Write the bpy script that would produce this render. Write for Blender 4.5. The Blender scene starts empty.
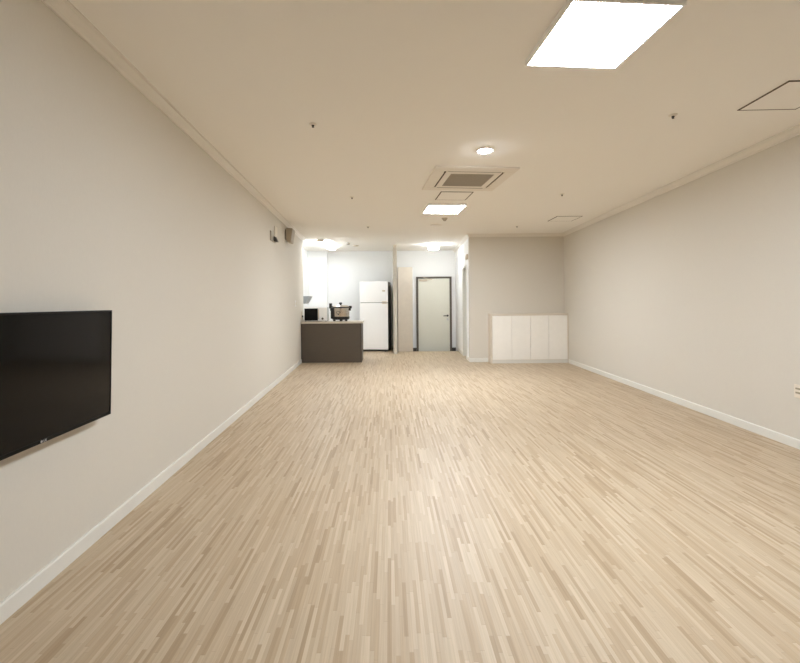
import bpy, bmesh, math, random
from mathutils import Vector, Matrix
random.seed(7)
S = bpy.context.scene
C = S.collection

# ------------------------------------------------------------------ camera, world, exposure
cd = bpy.data.cameras.new('camera')
cam = bpy.data.objects.new('camera', cd)
C.objects.link(cam)
cd.sensor_fit = 'HORIZONTAL'
cd.sensor_width = 36.0
cd.lens = 427.0 / 800.0 * 36.0
cd.shift_x = 0.01375
cd.shift_y = -0.03525
cd.clip_start = 0.02
cam.matrix_world = (Matrix.Translation((0, 0, 1.3)) @ Matrix.Rotation(math.radians(90), 4, 'X')
                    @ Matrix.Rotation(-0.008, 4, 'Z'))
S.camera = cam

w = bpy.data.worlds.new('world')
S.world = w
w.use_nodes = True
w.node_tree.nodes['Background'].inputs[0].default_value = (1.0, 0.93, 0.84, 1)
w.node_tree.nodes['Background'].inputs[1].default_value = 0.0
S.view_settings.view_transform = 'Standard'
S.view_settings.look = 'None'
S.view_settings.gamma = 1.0
S.view_settings.use_curve_mapping = False
S.view_settings.exposure = 1.58
PANEL_E = 28.0          # ceiling LED panel nearest the camera
PANEL_FAR_E = 34.0      # panel near the kitchen, set brighter to balance the light
DOWN_E = 60.0           # round downlight
KITCHEN_E = 12.5        # kitchen strip light
FOYER_E = 18.0          # entrance drum light
WARM = (0.92, 1.0, 1.10)
COOL = (0.92, 0.985, 1.03)
S.cycles.max_bounces = 14
S.cycles.diffuse_bounces = 10

# ------------------------------------------------------------------ materials
def srgb(r, g, b):
    f = lambda c: c / 12.92 if c <= 0.04045 else ((c + 0.055) / 1.055) ** 2.4
    return (f(r / 255), f(g / 255), f(b / 255), 1)

def base(name):
    m = bpy.data.materials.new(name)
    m.use_nodes = True
    nt = m.node_tree
    return m, nt, nt.nodes['Principled BSDF']

def mat(name, col, rough=0.5, metal=0.0, var=0.04, scale=40.0, bump=0.0, spec=0.5, stretch=(1, 1, 1)):
    m, nt, p = base(name)
    p.inputs['Roughness'].default_value = rough
    p.inputs['Metallic'].default_value = metal
    p.inputs['Specular IOR Level'].default_value = spec
    tc = nt.nodes.new('ShaderNodeTexCoord')
    mp = nt.nodes.new('ShaderNodeMapping')
    mp.inputs['Scale'].default_value = stretch
    nt.links.new(tc.outputs['Object'], mp.inputs[0])
    n = nt.nodes.new('ShaderNodeTexNoise')
    n.inputs['Scale'].default_value = scale
    n.inputs['Detail'].default_value = 4
    nt.links.new(mp.outputs[0], n.inputs['Vector'])
    r = nt.nodes.new('ShaderNodeMapRange')
    r.inputs[3].default_value = 1 - var
    r.inputs[4].default_value = 1 + var
    nt.links.new(n.outputs[0], r.inputs[0])
    mx = nt.nodes.new('ShaderNodeMix')
    mx.data_type = 'RGBA'
    mx.blend_type = 'MULTIPLY'
    mx.inputs[0].default_value = 1
    mx.inputs[6].default_value = col
    cmb = nt.nodes.new('ShaderNodeCombineColor')
    for i in range(3):
        nt.links.new(r.outputs[0], cmb.inputs[i])
    nt.links.new(cmb.outputs[0], mx.inputs[7])
    nt.links.new(mx.outputs[2], p.inputs['Base Color'])
    if bump:
        b = nt.nodes.new('ShaderNodeBump')
        b.inputs['Strength'].default_value = bump
        b.inputs['Distance'].default_value = 0.002
        nt.links.new(n.outputs[0], b.inputs['Height'])
        nt.links.new(b.outputs[0], p.inputs['Normal'])
    return m

def emit(name, col, strength):
    m, nt, p = base(name)
    p.inputs['Base Color'].default_value = (0.9, 0.9, 0.9, 1)
    p.inputs['Emission Color'].default_value = (*col, 1)
    p.inputs['Emission Strength'].default_value = strength
    return m

def floor_material():
    m, nt, p = base('strip_parquet')
    N, L = nt.nodes.new, nt.links.new
    def math_(op, a, b=None):
        n = N('ShaderNodeMath'); n.operation = op
        for i, v in enumerate((a, b)):
            if v is None: continue
            if isinstance(v, (int, float)): n.inputs[i].default_value = v
            else: L(v, n.inputs[i])
        return n.outputs[0]
    tc = N('ShaderNodeTexCoord'); sp = N('ShaderNodeSeparateXYZ')
    L(tc.outputs['Object'], sp.inputs[0])
    W, LEN = 0.0165, 0.32
    sx = math_('DIVIDE', sp.outputs[0], W)
    row = math_('FLOOR', sx)
    wn = N('ShaderNodeTexWhiteNoise'); wn.noise_dimensions = '1D'; L(row, wn.inputs['W'])
    sy = math_('ADD', math_('DIVIDE', sp.outputs[1], LEN), math_('MULTIPLY', wn.outputs['Value'], 7.3))
    col = math_('FLOOR', sy)
    cv = N('ShaderNodeCombineXYZ'); L(row, cv.inputs[0]); L(col, cv.inputs[1])
    wc = N('ShaderNodeTexWhiteNoise'); wc.noise_dimensions = '2D'; L(cv.outputs[0], wc.inputs['Vector'])
    ramp = N('ShaderNodeValToRGB')
    cr = ramp.color_ramp
    cr.elements[0].position = 0.0; cr.elements[0].color = srgb(*FLOOR_TONES[0])
    cr.elements[1].position = 1.0; cr.elements[1].color = srgb(*FLOOR_TONES[4])
    for pos, c in ((0.16, FLOOR_TONES[1]), (0.5, FLOOR_TONES[2]), (0.8, FLOOR_TONES[3])):
        e = cr.elements.new(pos); e.color = srgb(*c)
    L(wc.outputs['Value'], ramp.inputs[0])
    # grain, stretched along the strips
    mp = N('ShaderNodeMapping'); mp.inputs['Scale'].default_value = (150, 4, 1)
    L(tc.outputs['Object'], mp.inputs[0])
    ns = N('ShaderNodeTexNoise'); ns.inputs['Scale'].default_value = 1.0; ns.inputs['Detail'].default_value = 5
    L(mp.outputs[0], ns.inputs['Vector'])
    gr = N('ShaderNodeMapRange'); gr.inputs[3].default_value = 0.78; gr.inputs[4].default_value = 1.18
    L(ns.outputs[0], gr.inputs[0])
    # thin seams between the strips
    fx = math_('FRACT', sx); fy = math_('FRACT', sy)
    seam = math_('MAXIMUM', math_('LESS_THAN', fx, 0.04), math_('LESS_THAN', fy, 0.006))
    sm = math_('SUBTRACT', 1.0, math_('MULTIPLY', seam, 0.16))
    tot = math_('MULTIPLY', gr.outputs[0], sm)
    cc = N('ShaderNodeCombineColor')
    for i in range(3): L(tot, cc.inputs[i])
    mx = N('ShaderNodeMix'); mx.data_type = 'RGBA'; mx.blend_type = 'MULTIPLY'; mx.inputs[0].default_value = 1
    L(ramp.outputs[0], mx.inputs[6]); L(cc.outputs[0], mx.inputs[7])
    L(mx.outputs[2], p.inputs['Base Color'])
    p.inputs['Roughness'].default_value = 0.46
    p.inputs['Specular IOR Level'].default_value = 0.45
    return m

FLOOR_TONES = [(166, 143, 114), (180, 158, 129), (187, 167, 140), (192, 173, 146), (199, 181, 155)]
M = {}
M['floor'] = floor_material()
M['wall'] = mat('beige_wallpaper', srgb(213.5, 208, 197), 0.75, var=0.025, scale=120, bump=0.25, stretch=(1, 1, 0.35), spec=0.25)
M['ceiling'] = mat('cream_ceiling_paper', srgb(243, 240, 234), 0.9, var=0.015, scale=150, bump=0.15, spec=0.1)
M['white_wall'] = mat('white_wallpaper', srgb(240, 241, 241), 0.7, var=0.015, scale=120, bump=0.15, spec=0.2)
M['trim'] = mat('white_trim', srgb(225, 223, 215), 0.45, var=0.01, scale=30)
M['crown'] = mat('cream_moulding', srgb(228, 223, 214), 0.5, var=0.01, scale=30)
M['tile'] = mat('grey_entry_tile', srgb(120, 116, 108), 0.5, var=0.08, scale=12)
M['dark_tile'] = mat('dark_skirting_tile', srgb(70, 66, 60), 0.5, var=0.06, scale=20)
M['black_screen'] = mat('black_glass', srgb(9, 8, 8), 0.08, var=0.0, scale=5, spec=0.15)
M['bezel'] = mat('black_bezel', srgb(9, 8, 8), 0.35, var=0.0, scale=5, spec=0.15)
M['absorber_glass'] = mat('dark_absorber_glass', srgb(14, 16, 20), 0.03, var=0.0, scale=5)  # dark glass for the added light absorber on the rear wall
M['black'] = mat('black_plastic', srgb(20, 19, 18), 0.4, var=0.05, scale=50)
M['dark_grey'] = mat('dark_grey_plastic', srgb(64, 62, 58), 0.5, var=0.05, scale=50)
M['silver'] = mat('silver_print', srgb(205, 205, 205), 0.3, var=0.0)
M['white_plastic'] = mat('white_plastic', srgb(247, 247, 246), 0.4, var=0.01, scale=30)
M['ivory_plastic'] = mat('ivory_plastic', srgb(228, 218, 202), 0.45, var=0.01, scale=30)
M['beige_plastic'] = mat('beige_plastic', srgb(205, 192, 172), 0.5, var=0.02, scale=30)
M['taupe_plastic'] = mat('taupe_plastic', srgb(160, 148, 128), 0.5, var=0.02, scale=30)
M['brown_laminate'] = mat('dark_brown_laminate', srgb(84, 74, 63), 0.5, var=0.1, scale=6, stretch=(1, 1, 8))
M['brown_edge'] = mat('dark_brown_edge', srgb(62, 53, 44), 0.5, var=0.06, scale=20)
M['worktop'] = mat('grey_beige_stone', srgb(198, 188, 172), 0.35, var=0.06, scale=90)
M['cream_laminate'] = mat('cream_laminate', srgb(246, 243, 236), 0.4, var=0.03, scale=14)
M['cream_frame'] = mat('cream_carcass', srgb(220, 210, 194), 0.5, var=0.02, scale=14)
M['marble_laminate'] = mat('beige_marble_laminate', srgb(214, 205, 191), 0.45, var=0.07, scale=9)
M['gloss_white'] = mat('glossy_white_enamel', srgb(250, 250, 250), 0.25, var=0.008, scale=10)
M['cabinet_white'] = mat('white_lacquer', srgb(242, 243, 244), 0.3, var=0.008, scale=10)
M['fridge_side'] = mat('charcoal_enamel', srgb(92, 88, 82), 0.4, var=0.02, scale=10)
M['steel'] = mat('brushed_steel', srgb(205, 198, 188), 0.22, metal=1.0, var=0.1, scale=30, stretch=(1, 1, 14))
M['hood_steel'] = mat('satin_grey_steel', srgb(168, 170, 170), 0.4, metal=0.5, var=0.04, scale=30)
M['door_paint'] = mat('sage_white_paint', srgb(226, 225, 212), 0.5, var=0.015, scale=20)
M['door_frame'] = mat('grey_brown_steel_frame', srgb(98, 89, 78), 0.45, var=0.03, scale=20)
M['grey_green_door'] = mat('grey_green_paint', srgb(176, 184, 176), 0.5, var=0.02, scale=20)
M['grille'] = mat('grey_filter_grille', srgb(176, 168, 155), 0.7, var=0.06, scale=60)
M['slot'] = mat('shadow_gap', srgb(92, 80, 64), 0.8, var=0.03, scale=30)
M['ac_panel'] = mat('cream_ac_plastic', srgb(232, 225, 214), 0.5, var=0.01, scale=20)
M['panel_light'] = emit('led_panel', WARM, PANEL_E)
M['panel_light_far'] = emit('led_panel_bright', WARM, PANEL_FAR_E)
M['down_light'] = emit('downlight_lens', WARM, DOWN_E)
M['kitchen_light'] = emit('kitchen_tube_cover', COOL, KITCHEN_E)
M['foyer_light'] = emit('entry_drum', (.93, .99, 1.05), FOYER_E)

# ------------------------------------------------------------------ mesh helpers
class MB:
    """collects shapes for ONE mesh"""
    def __init__(s): s.bm = bmesh.new()
    def box(s, x0, x1, y0, y1, z0, z1, bev=0.0, seg=2):
        r = bmesh.ops.create_cube(s.bm, size=1)
        vs = r['verts']
        for v in vs:
            v.co = Vector(((x0 + x1) / 2 + v.co.x * (x1 - x0), (y0 + y1) / 2 + v.co.y * (y1 - y0),
                           (z0 + z1) / 2 + v.co.z * (z1 - z0)))
        if bev > 0:
            es = list({e for v in vs for e in v.link_edges})
            bmesh.ops.bevel(s.bm, geom=es, offset=bev, segments=seg, affect='EDGES', profile=0.6)
        return s
    def prism(s, pts, axis, a, b):
        """extrude polygon pts (2-D) along axis from a to b"""
        def P(p, t):
            return {'X': (t, p[0], p[1]), 'Y': (p[0], t, p[1]), 'Z': (p[0], p[1], t)}[axis]
        A = [s.bm.verts.new(P(p, a)) for p in pts]
        B = [s.bm.verts.new(P(p, b)) for p in pts]
        n = len(pts)
        s.bm.faces.new(A); s.bm.faces.new(list(reversed(B)))
        for i in range(n):
            s.bm.faces.new((A[i], B[i], B[(i + 1) % n], A[(i + 1) % n]))
        return s
    def lathe(s, prof, c=(0, 0, 0), n=40, ax='Z'):
        rings = []
        for r, h in prof:
            ring = []
            if r < 1e-6:
                p = {'Z': (c[0], c[1], c[2] + h), 'Y': (c[0], c[1] + h, c[2]), 'X': (c[0] + h, c[1], c[2])}[ax]
                ring = [s.bm.verts.new(p)]
            else:
                for k in range(n):
                    t = 2 * math.pi * k / n
                    u, v = r * math.cos(t), r * math.sin(t)
                    p = {'Z': (c[0] + u, c[1] + v, c[2] + h), 'Y': (c[0] + u, c[1] + h, c[2] + v),
                         'X': (c[0] + h, c[1] + u, c[2] + v)}[ax]
                    ring.append(s.bm.verts.new(p))
            rings.append(ring)
        for a, b in zip(rings, rings[1:]):
            if len(a) == 1 and len(b) == 1: continue
            for k in range(n):
                k2 = (k + 1) % n
                if len(a) == 1: s.bm.faces.new((a[0], b[k], b[k2]))
                elif len(b) == 1: s.bm.faces.new((a[k], b[0], a[k2]))
                else: s.bm.faces.new((a[k], b[k], b[k2], a[k2]))
        for ring in (rings[0], rings[-1]):
            if len(ring) > 1:
                s.bm.faces.new(ring)
        return s
    def tube(s, pts, r, n=10):
        pts = [Vector(p) for p in pts]
        rings = []
        for i, p in enumerate(pts):
            d = (pts[min(i + 1, len(pts) - 1)] - pts[max(i - 1, 0)]).normalized()
            up = Vector((0, 0, 1)) if abs(d.z) < 0.9 else Vector((1, 0, 0))
            a = d.cross(up).normalized(); b = d.cross(a)
            rings.append([s.bm.verts.new(p + r * (a * math.cos(2 * math.pi * k / n) + b * math.sin(2 * math.pi * k / n))) for k in range(n)])
        for a, b in zip(rings, rings[1:]):
            for k in range(n):
                s.bm.faces.new((a[k], b[k], b[(k + 1) % n], a[(k + 1) % n]))
        s.bm.faces.new(rings[0]); s.bm.faces.new(rings[-1])
        return s
    def sweep(s, prof, path):
        """profile (offset to the left of the path, z) along a 2-D path with mitred corners"""
        P = [Vector(p) for p in path]
        rows = []
        for i, p in enumerate(P):
            d0 = (P[i] - P[i - 1]).normalized() if i > 0 else None
            d1 = (P[i + 1] - P[i]).normalized() if i < len(P) - 1 else None
            n0 = Vector((-d0.y, d0.x)) if d0 else None
            n1 = Vector((-d1.y, d1.x)) if d1 else None
            if n0 is None: m = n1
            elif n1 is None: m = n0
            else:
                m = (n0 + n1); m = m / max(0.2, m.dot(n0))
            rows.append([s.bm.verts.new((p.x + m.x * o, p.y + m.y * o, z)) for o, z in prof])
        k = len(prof)
        for a, b in zip(rows, rows[1:]):
            for j in range(k):
                s.bm.faces.new((a[j], b[j], b[(j + 1) % k], a[(j + 1) % k]))
        s.bm.faces.new(rows[0]); s.bm.faces.new(list(reversed(rows[-1])))
        return s
    def xf(s, mtx):
        bmesh.ops.transform(s.bm, matrix=mtx, verts=s.bm.verts); return s
    def build(s, name, m, parent=None, smooth=False, loc=None):
        bmesh.ops.recalc_face_normals(s.bm, faces=s.bm.faces)
        me = bpy.data.meshes.new(name)
        s.bm.to_mesh(me); s.bm.free()
        me.materials.append(m)
        if smooth:
            for p in me.polygons: p.use_smooth = True
            me.set_sharp_from_angle(angle=math.radians(35))
        o = bpy.data.objects.new(name, me); C.objects.link(o)
        if parent: o.parent = parent
        if loc: o.location = loc
        return o

def struct(o):
    o['kind'] = 'structure'; return o
def tag(o, label, cat, group=None):
    o['label'] = label; o['category'] = cat
    if group: o['group'] = group
    return o
def thing(name, label, cat, loc=(0, 0, 0), rz=0.0, group=None):
    o = bpy.data.objects.new(name, None); C.objects.link(o)
    o.location = loc; o.rotation_euler = (0, 0, rz); o.empty_display_size = 0.1
    return tag(o, label, cat, group)
def dup(root, loc, rz, label):
    r = root.copy(); C.objects.link(r); r.location = loc; r.rotation_euler = (0, 0, rz); r['label'] = label
    for ch in list(root.children):
        c = ch.copy(); C.objects.link(c); c.parent = r
        for g in list(ch.children):
            d = g.copy(); C.objects.link(d); d.parent = c
    return r

# ------------------------------------------------------------------ room shell
H = 2.8
LX = lambda y: -1.534 - 0.044 * y          # left wall face
RX = lambda y: 3.40 + 0.0465 * y            # right wall face
SX = lambda y: 1.765 + 0.048 * (y - 9.35)  # side wall of the entry recess
Y0, YB, YK = -0.9, 9.35, 12.22             # rear wall, far right wall, kitchen / entry wall
YL = 9.8                                   # end of left wall
KX = -2.30                                 # kitchen left wall
STEP = 11.5
T = 0.14

struct(MB().prism([(LX(Y0) - T, Y0 - T), (RX(Y0) + T, Y0 - T), (RX(YB + T) + T, YB + T), (SX(YB + T) + T, YB + T),
                   (SX(STEP) + T, STEP), (0.2, STEP), (0.2, YK + T), (KX - T, YK + T), (KX - T, YL - T), (LX(YL), YL - T)],
                  'Z', -0.14, 0).build('floor', M['floor']))
struct(MB().box(0.12, SX(YK) + T, STEP, YK + T, -0.2, -0.1).build('floor_entry', M['tile']))
struct(MB().prism([(LX(Y0) - T, Y0 - T), (RX(Y0) + T, Y0 - T), (RX(YK) + T, YK + T), (KX - T, YK + T), (KX - T, YL - T),
                   (LX(YL) - T, YL - T)], 'Z', H, H + 0.12).build('ceiling', M['ceiling']))
struct(MB().prism([(LX(Y0), Y0), (LX(YL), YL), (LX(YL) - T, YL), (LX(Y0) - T, Y0)], 'Z', 0, H).build('wall_left', M['wall']))
struct(MB().prism([(RX(Y0), Y0), (RX(YB + T), YB + T), (RX(YB + T) + T, YB + T), (RX(Y0) + T, Y0)], 'Z', 0, H).build('wall_right', M['wall']))
struct(MB().box(LX(Y0) - T, RX(Y0) + T, Y0 - T, Y0, 0, H).build('wall_rear', M['wall']))
struct(MB().prism([(SX(YB), YB), (RX(YB), YB), (RX(YB + T), YB + T), (SX(YB + T), YB + T)], 'Z', 0, H).build('wall_back', M['wall']))
w1 = struct(MB().box(LX(Y0) + 0.5, RX(Y0) - 0.5, Y0, Y0 + 0.03, 0.3, 2.5).build('rear_light_absorber', M['absorber_glass']))  # unseen dark pane added behind the camera to soak up bounce light
wf = MB()  # bars and rails of the added rear absorber
for x in [LX(Y0) + 0.5 + k * (RX(Y0) - LX(Y0) - 1.06) / 4 for k in range(5)]: wf.box(x, x + 0.06, Y0, Y0 + 0.06, 0.3, 2.5)
wf.box(LX(Y0) + 0.5, RX(Y0) - 0.5, Y0, Y0 + 0.06, 0.24, 0.3).box(LX(Y0) + 0.5, RX(Y0) - 0.5, Y0, Y0 + 0.06, 2.5, 2.56)
wf.build('absorber_frame', M['trim'], w1)
# side wall of the entry with its doorway
DY0, DY1, DZ = 9.86, 10.46, 2.12
sb = MB()
def seg(a, b, z0, z1): sb.prism([(SX(a), a), (SX(b), b), (SX(b) + T, b), (SX(a) + T, a)], 'Z', z0, z1)
seg(YB + T, DY0, 0, H); seg(DY1, STEP, 0, H); seg(STEP, YK, -0.1, H); seg(DY0, DY1, DZ, H)
struct(sb.build('wall_side', M['white_wall']))
struct(MB().box(KX - T, 0.11, YK, YK + T, 0, H).build('wall_kitchen', M['white_wall']))
struct(MB().box(0.11, SX(YK) + T, YK, YK + T, -0.1, H).build('wall_entry', M['white_wall']))
struct(MB().box(KX - T, KX, YL, YK, 0, H).build('wall_kitchen_left', M['white_wall']))
struct(MB().box(KX - T, LX(YL) - T, YL - T, YL, 0, H).build('wall_return', M['white_wall']))
struct(MB().box(KX, -1.745, YK - 0.13, YK, 0, H).build('wall_pier', M['white_wall']))
struct(MB().prism([(0.115, 10.95), (0.205, 10.95), (0.235, YK), (0.115, YK)], 'Z', -0.0, H).build('wall_partition', M['wall']))

BASE = [(0, 0), (0.014, 0), (0.014, 0.072), (0.010, 0.080), (0, 0.080)]
CROWN = [(0, H - 0.066), (0.012, H - 0.066), (0.016, H - 0.050), (0.030, H - 0.040), (0.046, H - 0.020), (0.050, H - 0.012),
         (0.066, H - 0.010), (0.066, H), (0, H)]
def flip(prof): return [(-o, z) for o, z in prof]
struct(MB().sweep(flip(BASE), [(LX(Y0), Y0), (LX(9.42), 9.42)]).build('baseboard_left', M['trim']))
struct(MB().sweep(BASE, [(RX(Y0), Y0), (RX(9.08), 9.08)]).build('baseboard_right', M['trim']))
struct(MB().sweep(BASE, [(2.16, YB), (SX(YB), YB), (SX(DY0 - 0.05), DY0 - 0.05)]).build('baseboard_back', M['trim']))
struct(MB().sweep(BASE, [(SX(DY1 + 0.05), DY1 + 0.05), (SX(STEP), STEP)]).build('baseboard_side', M['trim']))
struct(MB().sweep(flip(BASE), [(-1.745, YK), (0.115, YK)]).build('baseboard_kitchen', M['trim']))
struct(MB().sweep(flip(CROWN), [(LX(Y0), Y0), (LX(YL), YL), (LX(YL) - T, YL)]).build('trim_1', M['crown']))
struct(MB().sweep(CROWN, [(RX(Y0), Y0), (RX(YB), YB), (SX(YB), YB), (SX(YK), YK)]).build('trim_2', M['crown']))
ENT = [(0, -0.1), (0.012, -0.1), (0.012, 0.02), (0, 0.02)]
struct(MB().sweep(flip(ENT), [(0.655, YK), (0.778, YK)]).build('baseboard_entry_left', M['dark_tile']))
struct(MB().sweep(flip(ENT), [(1.79, YK), (SX(YK), YK)]).build('baseboard_entry_right', M['dark_tile']))

# entry door (set in the far wall)
d1 = bpy.data.objects.new('door_1', None); C.objects.link(d1); d1.location = (1.285, YK, -0.1); struct(d1)
fr = MB()
for a, b, z0, z1 in ((-0.505, -0.448, 0, 2.15), (0.448, 0.505, 0, 2.15), (-0.448, 0.448, 2.10, 2.15)):
    fr.box(a, b, -0.045, 0.0, z0, z1, 0.004)
fr.build('door_frame', M['door_frame'], d1)
leaf = MB().box(-0.446, 0.446, -0.03, 0.0, 0.012, 2.098, 0.003).build('door_leaf', M['door_paint'], d1)
MB().lathe([(0, -0.036), (0.026, -0.036), (0.028, -0.030)], (0.385, 0, 1.035), 24, 'Y').tube(
    [(0.385, -0.03, 1.035), (0.385, -0.075, 1.035), (0.365, -0.085, 1.035), (0.26, -0.085, 1.03)], 0.012).build('door_handle', M['dark_grey'], leaf, True)
MB().box(0.36, 0.41, -0.036, -0.03, 0.90, 0.96, 0.003).build('lock_plate', M['silver'], leaf)
MB().box(-0.42, -0.20, -0.075, -0.03, 2.02, 2.075, 0.006).tube([(-0.22, -0.07, 2.05), (-0.05, -0.10, 2.07), (-0.30, -0.06, 2.12)], 0.009).build('door_closer', M['beige_plastic'], leaf)
MB().box(-0.505, 0.505, -0.07, 0.0, -0.0, 0.012).build('threshold', M['dark_tile'], d1)

# side doorway
d2 = bpy.data.objects.new('door_2', None); C.objects.link(d2); d2.location = (SX(DY0), DY0, 0)
d2.rotation_euler = (0, 0, -math.atan(0.048)); struct(d2)
dl = (DY1 - DY0) * math.sqrt(1 + 0.048 ** 2)
f2 = MB()
for a, b, z0, z1 in ((-0.05, 0.0, 0, DZ + 0.05), (dl, dl + 0.05, 0, DZ + 0.05), (0, dl, DZ, DZ + 0.05)):
    f2.box(-0.015, T, a, b, z0, z1, 0.003)
f2.build('door_frame', M['trim'], d2)
l2 = MB().box(0.06, 0.10, 0.002, dl - 0.002, 0.008, DZ - 0.002, 0.002).build('door_leaf', M['grey_green_door'], d2)
MB().tube([(0.06, 0.08, 1.0), (0.01, 0.08, 1.0), (0.005, 0.18, 1.0)], 0.010).build('door_handle', M['silver'], l2, True)

# ------------------------------------------------------------------ ceiling fixtures
R = math.radians
def panel_light(loc, rz, label, lm='panel_light'):
    t = thing('ceiling_panel_light', label, 'ceiling light', loc, rz, 'square panel lights on the ceiling')
    f = MB()
    f.box(-0.294, 0.294, -0.294, -0.280, -0.034, 0, 0.003).box(-0.294, 0.294, 0.280, 0.294, -0.034, 0, 0.003)
    f.box(-0.294, -0.280, -0.280, 0.280, -0.034, 0, 0.003).box(0.280, 0.294, -0.280, 0.280, -0.034, 0, 0.003)
    f.box(-0.282, 0.282, -0.282, 0.282, -0.012, 0)
    f.build('frame', M['white_plastic'], t)
    MB().box(-0.279, 0.279, -0.279, 0.279, -0.031, -0.02, 0.004).build('diffuser', M[lm], t)
    return t
p1 = panel_light((1.172, 2.385, H), R(4.2), 'large glowing square panel light nearest the camera on the ceiling')
p2 = panel_light( (0.875, 6.73, H), R(4.2), 'glowing square panel light beyond the air conditioner, in front of the kitchen', 'panel_light_far')

t = thing('recessed_downlight', 'small round glowing downlight beside the ceiling air conditioner', 'ceiling light', (0.956, 4.199, H))
MB().lathe([(0.058, 0), (0.085, 0), (0.085, -0.006), (0.078, -0.012), (0.062, -0.010), (0.058, -0.002)], (0, 0, 0), 40).build('trim_ring', M['white_plastic'], t, True)
MB().lathe([(0, -0.030), (0.025, -0.028), (0.047, -0.020), (0.060, -0.008), (0.062, -0.001), (0, -0.001)], (0, 0, 0), 36).build('lens', M['down_light'], t, True)

# four-way cassette
t = thing('ceiling_air_conditioner', 'square four-way air conditioner cassette with grey centre grille in the ceiling', 'air conditioner', (0.955, 5.17, H), R(5.0))
a = MB()
a.box(-0.475, 0.475, -0.475, -0.345, -0.020, 0, 0.008).box(-0.475, 0.475, 0.345, 0.475, -0.020, 0, 0.008)
a.box(-0.475, -0.345, -0.345, 0.345, -0.020, 0, 0.008).box(0.345, 0.475, -0.345, 0.345, -0.020, 0, 0.008)
a.box(-0.36, 0.36, -0.36, 0.36, -0.008, 0)
a.build('panel', M['ac_panel'], t)
b = MB()
for q in ((-0.325, 0.325, -0.325, -0.255), (-0.325, 0.325, 0.255, 0.325), (-0.325, -0.255, -0.255, 0.255), (0.255, 0.325, -0.255, 0.255)):
    b.box(*q, -0.022, -0.006, 0.003)
b.build('grille_frame', M['ac_panel'], t)
g = MB().box(-0.255, 0.255, -0.255, 0.255, -0.019, -0.008)
for k in range(18):
    y = -0.242 + k * 0.0285
    g.box(-0.253, 0.253, y - 0.006, y + 0.006, -0.023, -0.019)
g.build('intake_grille', M['grille'], t)
for k in range(4):
    MB().box(-0.30, 0.30, -0.3445, -0.3255, -0.0205, -0.007).xf(Matrix.Rotation(k * math.pi / 2, 4, 'Z')).build('air_outlet', M['slot'], t)
for k in range(4):
    MB().box(-0.30, 0.30, -0.362, -0.346, -0.0235, -0.0195, 0.001).xf(Matrix.Rotation(k * math.pi / 2, 4, 'Z')).build('louvre', M['ac_panel'], t)

def hatch(loc, rz, label):
    t = thing('ceiling_access_hatch', label, 'access hatch', loc, rz, 'square access hatches in the ceiling')
    f = MB()
    for q in ((-0.225, 0.225, -0.225, -0.211), (-0.225, 0.225, 0.211, 0.225), (-0.225, -0.211, -0.211, 0.211), (0.211, 0.225, -0.211, 0.211)):
        f.box(*q, -0.004, 0)
    f.build('gap_frame', M['slot'], t)
    MB().box(-0.211, 0.211, -0.211, 0.211, -0.005, 0).build('cover', M['ceiling'], t)
    return t
h1 = hatch((2.975, 3.135, H), R(-1.5), 'ceiling access hatch cut by the right edge, above the right wall')
dup(h1, (0.919, 5.99, H), R(4), 'ceiling access hatch between the air conditioner and the farther panel light')
dup(h1, (3.175, 7.69, H), R(0), 'ceiling access hatch far back near the right corner, above the low cabinet')

t = thing('fire_sprinkler', 'tiny dark sprinkler head alone on the left part of the ceiling, nearest the left wall', 'sprinkler', (-0.622, 3.56, H), 0, 'sprinkler heads on the ceiling')
MB().lathe([(0, 0), (0.032, 0), (0.032, -0.004), (0.018, -0.010), (0, -0.010)], (0, 0, 0), 24).build('escutcheon', M['ac_panel'], t, True)
MB().lathe([(0, -0.008), (0.010, -0.010), (0.012, -0.016), (0.006, -0.020), (0.010, -0.028), (0, -0.030)], (0, 0, 0), 20).build('nozzle', M['dark_grey'], t, True)
for x, y, lab in ((2.302, 3.443, 'tiny dark sprinkler head right of the big panel light, near the right hatch'),
                  (-0.509, 6.009, 'tiny sprinkler head on the left part of the ceiling, level with the far panel light'),
                  (2.417, 5.935, 'tiny sprinkler head right of the air conditioner, before the far corner hatch'),
                  (2.529, 8.397, 'tiny sprinkler head just in front of the far beige wall'),
                  (-0.398, 8.332, 'tiny sprinkler head on the ceiling just before the kitchen')):
    dup(t, (x, y, H), 0, lab)

t = thing('smoke_detector', 'small dark cone-shaped detector just beyond the farther panel light', 'detector', (0.997, 7.548, H))
MB().lathe([(0, 0), (0.055, 0), (0.055, -0.012), (0, -0.012)], (0, 0, 0), 28).build('base', M['beige_plastic'], t, True)
MB().lathe([(0, -0.012), (0.046, -0.012), (0.038, -0.03), (0.018, -0.052), (0, -0.054)], (0, 0, 0), 28).build('cap', M['grille'], t, True)
tag(MB().lathe([(0, 0), (0.115, 0), (0.115, -0.006), (0.105, -0.010), (0, -0.011)], (0.917, 8.22, H), 36).build('ceiling_speaker', M['ac_panel'], None, True),
    'flat pale round disc on the ceiling near the entry recess', 'speaker')
t = thing('gas_detector', 'small dark round detector on the kitchen ceiling beside the strip light', 'detector', (-0.99, 10.50, H))
MB().lathe([(0, 0), (0.06, 0), (0.06, -0.01), (0, -0.01)], (0, 0, 0), 24).build('base', M['white_plastic'], t, True)
MB().lathe([(0, -0.01), (0.045, -0.01), (0.045, -0.035), (0.03, -0.05), (0, -0.052)], (0, 0, 0), 24).build('sensor', M['grille'], t, True)
tag(MB().lathe([(0, 0), (0.07, 0), (0.065, -0.018), (0.02, -0.026), (0, -0.026)], (-0.84, 11.03, H), 28).build('heat_detector', M['beige_plastic'], None, True),
    'pale round detector on the kitchen ceiling, right of the small dark one', 'detector')

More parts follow.
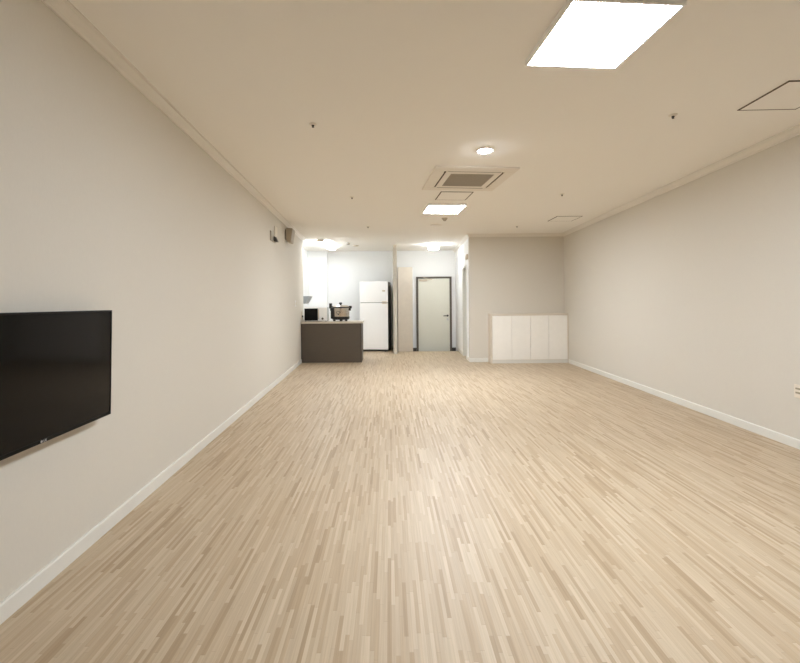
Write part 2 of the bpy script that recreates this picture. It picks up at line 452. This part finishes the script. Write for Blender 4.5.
# kitchen strip light and entry drum light
t = thing('kitchen_strip_light', 'bright long strip light on the kitchen ceiling', 'ceiling light', (-1.54, 10.68, H), R(-2.5))
MB().box(-0.085, 0.085, -0.80, 0.80, -0.02, 0, 0.004).build('base', M['white_plastic'], t)
MB().box(-0.075, 0.075, -0.775, 0.775, -0.06, -0.02, 0.018, 3).build('cover', M['kitchen_light'], t)
for s in (-1, 1):
    MB().box(-0.078, 0.078, min(s * 0.775, s * 0.80), max(s * 0.775, s * 0.80), -0.062, -0.015, 0.006).build('end_cap', M['beige_plastic'], t)
t = thing('entry_drum_light', 'round glowing drum light on the ceiling of the entry recess', 'ceiling light', (1.15, 10.95, H))
MB().lathe([(0, 0), (0.10, 0), (0.10, -0.05), (0, -0.05)], (0, 0, 0), 32).build('base', M['beige_plastic'], t, True)
MB().lathe([(0, -0.05), (0.135, -0.05), (0.142, -0.07), (0.135, -0.115), (0.10, -0.135), (0, -0.14)], (0, 0, 0), 36).build('shade', M['foyer_light'], t, True)

# ------------------------------------------------------------------ television on the left wall
YC = 1.885
rzl = math.atan(0.044)
t = thing('wall_television', 'black flat television hung on the left wall', 'television', (LX(YC), YC, 0.987), rzl)
t.rotation_euler = (0, 0.02, rzl)
HW, HH = 0.492, 0.289
MB().box(0.012, 0.036, -0.22, 0.22, -0.15, 0.15, 0.003).build('wall_mount', M['dark_grey'], t)
MB().box(0.034, 0.062, -0.40, 0.40, -0.262, 0.16, 0.008).build('back_housing', M['black'], t)
fr = MB()
for q in ((-HW, HW, HH - 0.008, HH), (-HW, HW, -HH, -HH + 0.016), (-HW, -HW + 0.008, -HH + 0.016, HH - 0.008), (HW - 0.008, HW, -HH + 0.016, HH - 0.008)):
    fr.box(0.060, 0.090, q[0], q[1], q[2], q[3], 0.0015)
fr.build('bezel', M['bezel'], t)
MB().box(0.062, 0.0875, -HW + 0.008, HW - 0.008, -HH + 0.016, HH - 0.008).build('screen', M['black_screen'], t)
lg = MB().lathe([(0.0, 0.0), (0.0055, 0.0), (0.0055, 0.0012), (0, 0.0012)], (0.090, -0.012, -HH + 0.008), 20, 'X')
lg.box(0.090, 0.0912, 0.000, 0.0018, -HH + 0.0035, -HH + 0.0125).box(0.090, 0.0912, 0.0018, 0.006, -HH + 0.0035, -HH + 0.0053)
lg.box(0.090, 0.0912, 0.009, 0.0108, -HH + 0.0035, -HH + 0.0125).box(0.090, 0.0912, 0.0108, 0.0165, -HH + 0.0035, -HH + 0.0053)
lg.box(0.090, 0.0912, 0.0108, 0.0165, -HH + 0.0107, -HH + 0.0125).box(0.090, 0.0912, 0.0147, 0.0165, -HH + 0.0053, -HH + 0.008)
lg.build('logo', M['silver'], t)

# ------------------------------------------------------------------ small things on the walls
# outlet on the right wall
t = thing('wall_outlet', 'ivory double wall outlet low on the right wall', 'outlet', (RX(3.705), 3.705, 0.503), -math.atan(0.0465))
MB().box(-0.010, 0, -0.06, 0.06, -0.058, 0.058, 0.004).build('plate', M['ivory_plastic'], t)
for z in (0.022, -0.014):
    MB().box(-0.0125, -0.009, -0.045, 0.045, z - 0.008, z + 0.008, 0.002).build('socket', M['taupe_plastic'], t)
# switch on the left wall
t = thing('light_switch', 'small pale switch plate on the left wall near the kitchen', 'switch', (LX(8.75), 8.75, 1.31), rzl)
MB().box(0, 0.010, -0.04, 0.04, -0.06, 0.06, 0.003).build('plate', M['white_plastic'], t)
MB().box(0.010, 0.014, -0.022, 0.022, -0.034, 0.034, 0.002).build('rocker', M['ivory_plastic'], t)
# socket by the worktop with a plug
t = thing('counter_outlet', 'grey outlet with dark plug on the left wall end just above the worktop', 'outlet', (LX(9.52), 9.52, 1.045), rzl)
MB().box(0, 0.010, -0.05, 0.05, -0.09, 0.09, 0.003).build('plate', M['beige_plastic'], t)
MB().lathe([(0, 0.01), (0.022, 0.01), (0.018, 0.04), (0, 0.042)], (0, 0, -0.02), 20, 'X').build('plug', M['dark_grey'], t, True)
MB().tube([(0.03, 0, -0.02), (0.036, 0, -0.06), (0.034, 0.03, -0.10), (0.03, 0.06, -0.125)], 0.005).build('cord', M['dark_grey'], t, True)
# two wall fixtures high on the left wall
t = thing('wall_fixture', 'small beige fixture with dark bracket high on left wall, nearer of two', 'wall fixture', (LX(6.92), 6.92, 2.385), rzl)
MB().box(0, 0.014, -0.06, 0.12, -0.05, 0.17, 0.004).build('back_plate', M['ivory_plastic'], t)
MB().box(0.0, 0.02, -0.36, -0.30, -0.10, 0.05, 0.004).box(0.0, 0.016, -0.31, -0.02, -0.10, -0.08, 0.003).build('bracket', M['grille'], t)
MB().prism([(0.014, -0.09), (0.07, -0.09), (0.04, -0.015), (0.014, -0.01)], 'Y', -0.16, -0.06).build('head', M['dark_grey'], t)
t = thing('wall_speaker', 'taller beige box with darker side high on left wall, closest to kitchen', 'speaker', (LX(7.85), 7.85, 2.555), rzl)
MB().box(0, 0.03, -0.10, 0.10, -0.08, 0.10, 0.003).build('bracket', M['grille'], t)
MB().prism([(0.03, -0.12), (0.10, -0.135), (0.135, 0.115), (0.03, 0.125)], 'Y', -0.14, 0.14).build('cabinet', M['taupe_plastic'], t)
MB().prism([(0.101, -0.125), (0.107, -0.126), (0.141, 0.105), (0.135, 0.106)], 'Y', -0.125, 0.125).build('speaker_grille', M['grille'], t)
# small box over the side doorway
t = thing('emergency_light', 'small beige box light on the white wall above the side doorway', 'emergency light', (SX(9.62), 9.62, 2.33), -math.atan(0.048))
MB().box(-0.035, 0, -0.10, 0.10, -0.055, 0.055, 0.005).build('housing', M['beige_plastic'], t)
MB().box(-0.052, -0.035, -0.085, 0.085, -0.042, 0.042, 0.006).build('cover', M['ac_panel'], t)

# ------------------------------------------------------------------ low cabinet under the far wall
XR = RX(9.1) - 0.002
t = thing('low_storage_cabinet', 'low cream four-door cabinet standing against the far beige wall', 'cabinet', (2.168, YB, 0))
L = XR - 2.168
D = -0.25
MB().box(0, 0.028, D, -0.001, 0, 1.055, 0.002).box(0.028, L - 0.02, D, -0.001, 1.018, 1.055, 0.002).box(L - 0.02, L, D, -0.001, 0, 1.055, 0.002).box(
    0.028, L - 0.02, -0.02, -0.001, 0.07, 1.018).box(0.028, L - 0.02, D + 0.005, -0.02, 0.07, 0.085).build('carcass', M['cream_frame'], t)
MB().box(0.028, L - 0.02, D + 0.004, -0.02, 0, 0.07).build('plinth', M['trim'], t)
xs = [0.030, 0.445, 0.840, 1.230, L - 0.022]
for k in range(4):
    MB().box(xs[k] + 0.003, xs[k + 1] - 0.003, D - 0.004, D + 0.015, 0.078, 1.014, 0.0025).build('door', M['cream_laminate'], t)

# ------------------------------------------------------------------ tall shoe cabinet in the entry
t = thing('tall_shoe_cabinet', 'tall narrow beige cabinet standing left of the entry door', 'cabinet', (0.237, STEP + 0.03, -0.1))
MB().box(0, 0.404, 0.02, 0.42, 0, 2.375, 0.003).build('body', M['marble_laminate'], t)
MB().box(0.003, 0.401, 0.0, 0.02, 0.08, 2.372, 0.003).build('door', M['marble_laminate'], t)
MB().box(0.003, 0.401, 0.005, 0.02, 0, 0.077).build('plinth', M['brown_edge'], t)

# ------------------------------------------------------------------ kitchen
PX0, PX1, PY0, PY1 = LX(9.42) + 0.004, -0.612, 9.42, 10.05
t = thing('kitchen_peninsula', 'dark brown panelled kitchen peninsula base joined to the left wall', 'kitchen counter', (PX0, PY0, 0))
w_ = PX1 - PX0
MB().box(0.02, w_ - 0.025, 0.0, 0.018, 0.0, 0.862, 0.001).build('front_panel', M['brown_laminate'], t)
MB().box(w_ - 0.024, w_, -0.004, PY1 - PY0 - 0.01, 0, 0.862, 0.001).build('end_panel', M['brown_edge'], t)
MB().box(0, 0.019, -0.004, 0.36, 0, 0.862, 0.001).build('end_panel', M['brown_edge'], t)
MB().box(0.03, w_ - 0.026, 0.02, PY1 - PY0 - 0.03, 0.08, 0.86).build('carcass', M['cabinet_white'], t)
for k in range(3):
    a = 0.04 + k * (w_ - 0.07) / 3
    dd = MB().box(a + 0.003, a + (w_ - 0.07) / 3 - 0.003, PY1 - PY0 - 0.029, PY1 - PY0 - 0.011, 0.09, 0.85, 0.002).build('door', M['cabinet_white'], t)
tag(MB().box(PX0, -0.585, PY0 - 0.02, PY1, 0.8635, 0.905, 0.004).build('worktop', M['worktop']),
    'grey beige stone worktop lying on the dark brown peninsula', 'worktop')

# run of base cabinets along the kitchen's left wall
t = thing('base_cabinet', 'white base cabinet along the left kitchen wall behind the peninsula', 'cabinet', (KX, 10.07, 0))
MB().box(0.003, 0.55, 0, 1.98, 0.08, 0.862).build('body', M['cabinet_white'], t)
MB().box(0.003, 0.50, 0.01, 1.97, 0, 0.08).build('plinth', M['dark_grey'], t)
for k in range(4):
    dd = MB().box(0.551, 0.57, k * 0.495 + 0.003, k * 0.495 + 0.492, 0.085, 0.858, 0.002).build('door', M['cabinet_white'], t)
    MB().box(0.57, 0.578, k * 0.495 + 0.15, k * 0.495 + 0.34, 0.80, 0.812).build('handle', M['silver'], dd)
tag(MB().box(KX + 0.002, KX + 0.585, 10.07, 12.075, 0.8635, 0.905, 0.004).build('worktop', M['worktop']),
    'pale worktop on the base cabinet along the left kitchen wall', 'worktop')

def upper(y0, y1, label, z0=1.493):
    t = thing('hanging_wall_cabinet', label, 'cabinet', (KX, y0, 0))
    MB().box(0.002, 0.345, 0, y1 - y0 - 0.002, z0, 2.383, 0.002).build('body', M['cabinet_white'], t)
    h = (y1 - y0) / 2
    for k in range(1):
        MB().box(0.346, 0.364, 0.003, 2 * h - 0.004, z0, 2.381, 0.002).build('door', M['cabinet_white'], t)
upper(10.4, 10.85, 'white hanging cabinet just behind the left wall end, above the range hood')
t = thing('range_hood', 'grey slanted slim range hood under the nearest hanging cabinet', 'range hood', (KX, 10.4, 1.491))
MB().prism([(0.003, 0), (0.362, 0), (0.262, -0.178), (0.003, -0.178)], 'Y', 0, 0.44).build('shell', M['hood_steel'], t)
MB().box(0.04, 0.24, 0.05, 0.40, -0.184, -0.178).build('filter', M['grille'], t)

# microwave
t = thing('microwave_oven', 'white microwave with black door on the peninsula against the left wall', 'microwave', (-1.912, 9.60, 0.905))
W, Dp, Hh = 0.515, 0.36, 0.322
MB().box(0, W, 0.012, Dp, 0.012, Hh, 0.006).build('case', M['gloss_white'], t)
dr = MB().box(0.002, 0.352, 0.0, 0.012, 0.014, Hh - 0.006, 0.003).build('door', M['white_plastic'], t)
MB().box(0.008, 0.310, -0.003, 0.0, 0.020, Hh - 0.030, 0.001).build('window', M['black_screen'], dr)
MB().box(0.322, 0.338, -0.022, 0.0, 0.05, Hh - 0.05, 0.005).build('handle', M['beige_plastic'], dr)
cp = MB().box(0.356, W - 0.002, 0.0, 0.012, 0.014, Hh - 0.006, 0.003).build('control_panel', M['white_plastic'], t)
MB().lathe([(0, -0.026), (0.020, -0.026), (0.024, 0.0), (0, 0)], (0.415, 0, 0.062), 24, 'Y').build('knob', M['dark_grey'], cp, True)
for x in (0.03, W - 0.03):
    for y in (0.04, Dp - 0.04):
        MB().lathe([(0, 0), (0.014, 0), (0.014, 0.012), (0, 0.012)], (x, y, 0), 16).build('foot', M['black'], t)

# rice cooker
t = thing('rice_cooker', 'large steel rice cooker with black base and handles on the peninsula', 'rice cooker', (-1.106, 9.745, 0.905))
MB().lathe([(0, 0.075), (0.192, 0.075), (0.196, 0.09), (0.204, 0.30), (0, 0.30)], (0, 0, 0), 56).build('body', M['steel'], t, True)
MB().lathe([(0, 0.035), (0.175, 0.035), (0.200, 0.05), (0.206, 0.098), (0.198, 0.104), (0, 0.104)], (0, 0, 0), 56).build('base_ring', M['black'], t, True)
lid = MB().lathe([(0, 0.318), (0.206, 0.318), (0.206, 0.328), (0.19, 0.345), (0.13, 0.362), (0, 0.372)], (0, 0, 0), 56).build('lid', M['steel'], t, True)
MB().lathe([(0, 0.296), (0.205, 0.296), (0.214, 0.302), (0.214, 0.316), (0.206, 0.321), (0, 0.321)], (0, 0, 0), 56).build('rim', M['black'], t, True)
MB().lathe([(0, 0.37), (0.018, 0.37), (0.018, 0.385), (0.036, 0.392), (0.036, 0.420), (0, 0.426)], (0, 0, 0), 24).build('lid_knob', M['black'], lid, True)
for s in (-1, 1):
    x0, x1 = sorted((s * 0.195, s * 0.256))
    z1 = 0.345 if s > 0 else 0.405
    MB().box(x0, x1, -0.045, 0.045, 0.285, z1, 0.010).box(*sorted((s * 0.195, s * 0.235)), -0.04, 0.04, 0.235, 0.29, 0.010).build('handle', M['black'], t)
MB().box(-0.206, -0.138, -0.165, -0.06, 0.06, 0.30, 0.008).build('hinge_post', M['black'], t)
for k in range(3):
    an = math.radians(-150 + k * 60 + (0, 8, 0)[k])
    MB().lathe([(0, 0), (0.026, 0), (0.030, 0.04), (0, 0.04)], (0.155 * math.cos(an), 0.155 * math.sin(an), 0), 16).build('foot', M['black'], t)
MB().lathe([(0, 0), (0.030, 0), (0.030, 0.04), (0, 0.04)], (0, 0.15, 0), 16).build('foot', M['black'], t)
em = MB().lathe([(0, -0.008), (0.05, -0.008), (0.05, 0), (0, 0)], (0, 0, 0), 32, 'Y')
em.xf(Matrix.Translation((-0.03, -0.203, 0.20)) @ Matrix.Rotation(-0.15, 4, 'Z') @ Matrix.Diagonal((1, 1, 0.55, 1))).build('emblem', M['dark_grey'], t)
em = MB().lathe([(0, -0.011), (0.038, -0.011), (0.038, 0), (0, 0)], (0, 0, 0), 32, 'Y')
em.xf(Matrix.Translation((-0.03, -0.203, 0.20)) @ Matrix.Rotation(-0.15, 4, 'Z') @ Matrix.Diagonal((1, 1, 0.5, 1))).build('badge', M['steel'], t)
MB().box(-0.045, -0.015, -0.206, -0.19, 0.142, 0.160, 0.003).build('switch', M['black'], t)

# refrigerator
t = thing('refrigerator', 'tall white two-door refrigerator with charcoal sides in the kitchen', 'refrigerator', (-0.41, 11.50, 0), R(-7.5))
FW = 0.382
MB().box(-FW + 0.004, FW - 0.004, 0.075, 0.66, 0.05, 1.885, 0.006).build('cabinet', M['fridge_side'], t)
fz = MB().box(-FW, FW, 0.0, 0.07, 1.326, 1.893, 0.012, 3).build('freezer_door', M['gloss_white'], t)
fd = MB().box(-FW, FW, 0.0, 0.07, 0.058, 1.314, 0.012, 3).build('fridge_door', M['gloss_white'], t)
MB().box(FW - 0.16, FW - 0.03, -0.012, 0.0, 1.333, 1.352, 0.004).build('handle', M['beige_plastic'], fz)
MB().box(FW - 0.16, FW - 0.03, -0.012, 0.0, 1.288, 1.308, 0.004).build('handle', M['beige_plastic'], fd)
MB().box(FW - 0.15, FW - 0.07, -0.002, 0.0, 1.615, 1.655, 0.0008).build('badge', M['beige_plastic'], fz)
MB().box(-FW + 0.01, FW - 0.01, 0.03, 0.62, 0.012, 0.05).build('base_grille', M['dark_grey'], t)
for x in (-0.3, 0.3):
    for y in (0.08, 0.58):
        MB().lathe([(0, 0), (0.02, 0), (0.02, 0.014), (0, 0.014)], (x, y, 0), 14).build('foot', M['black'], t)
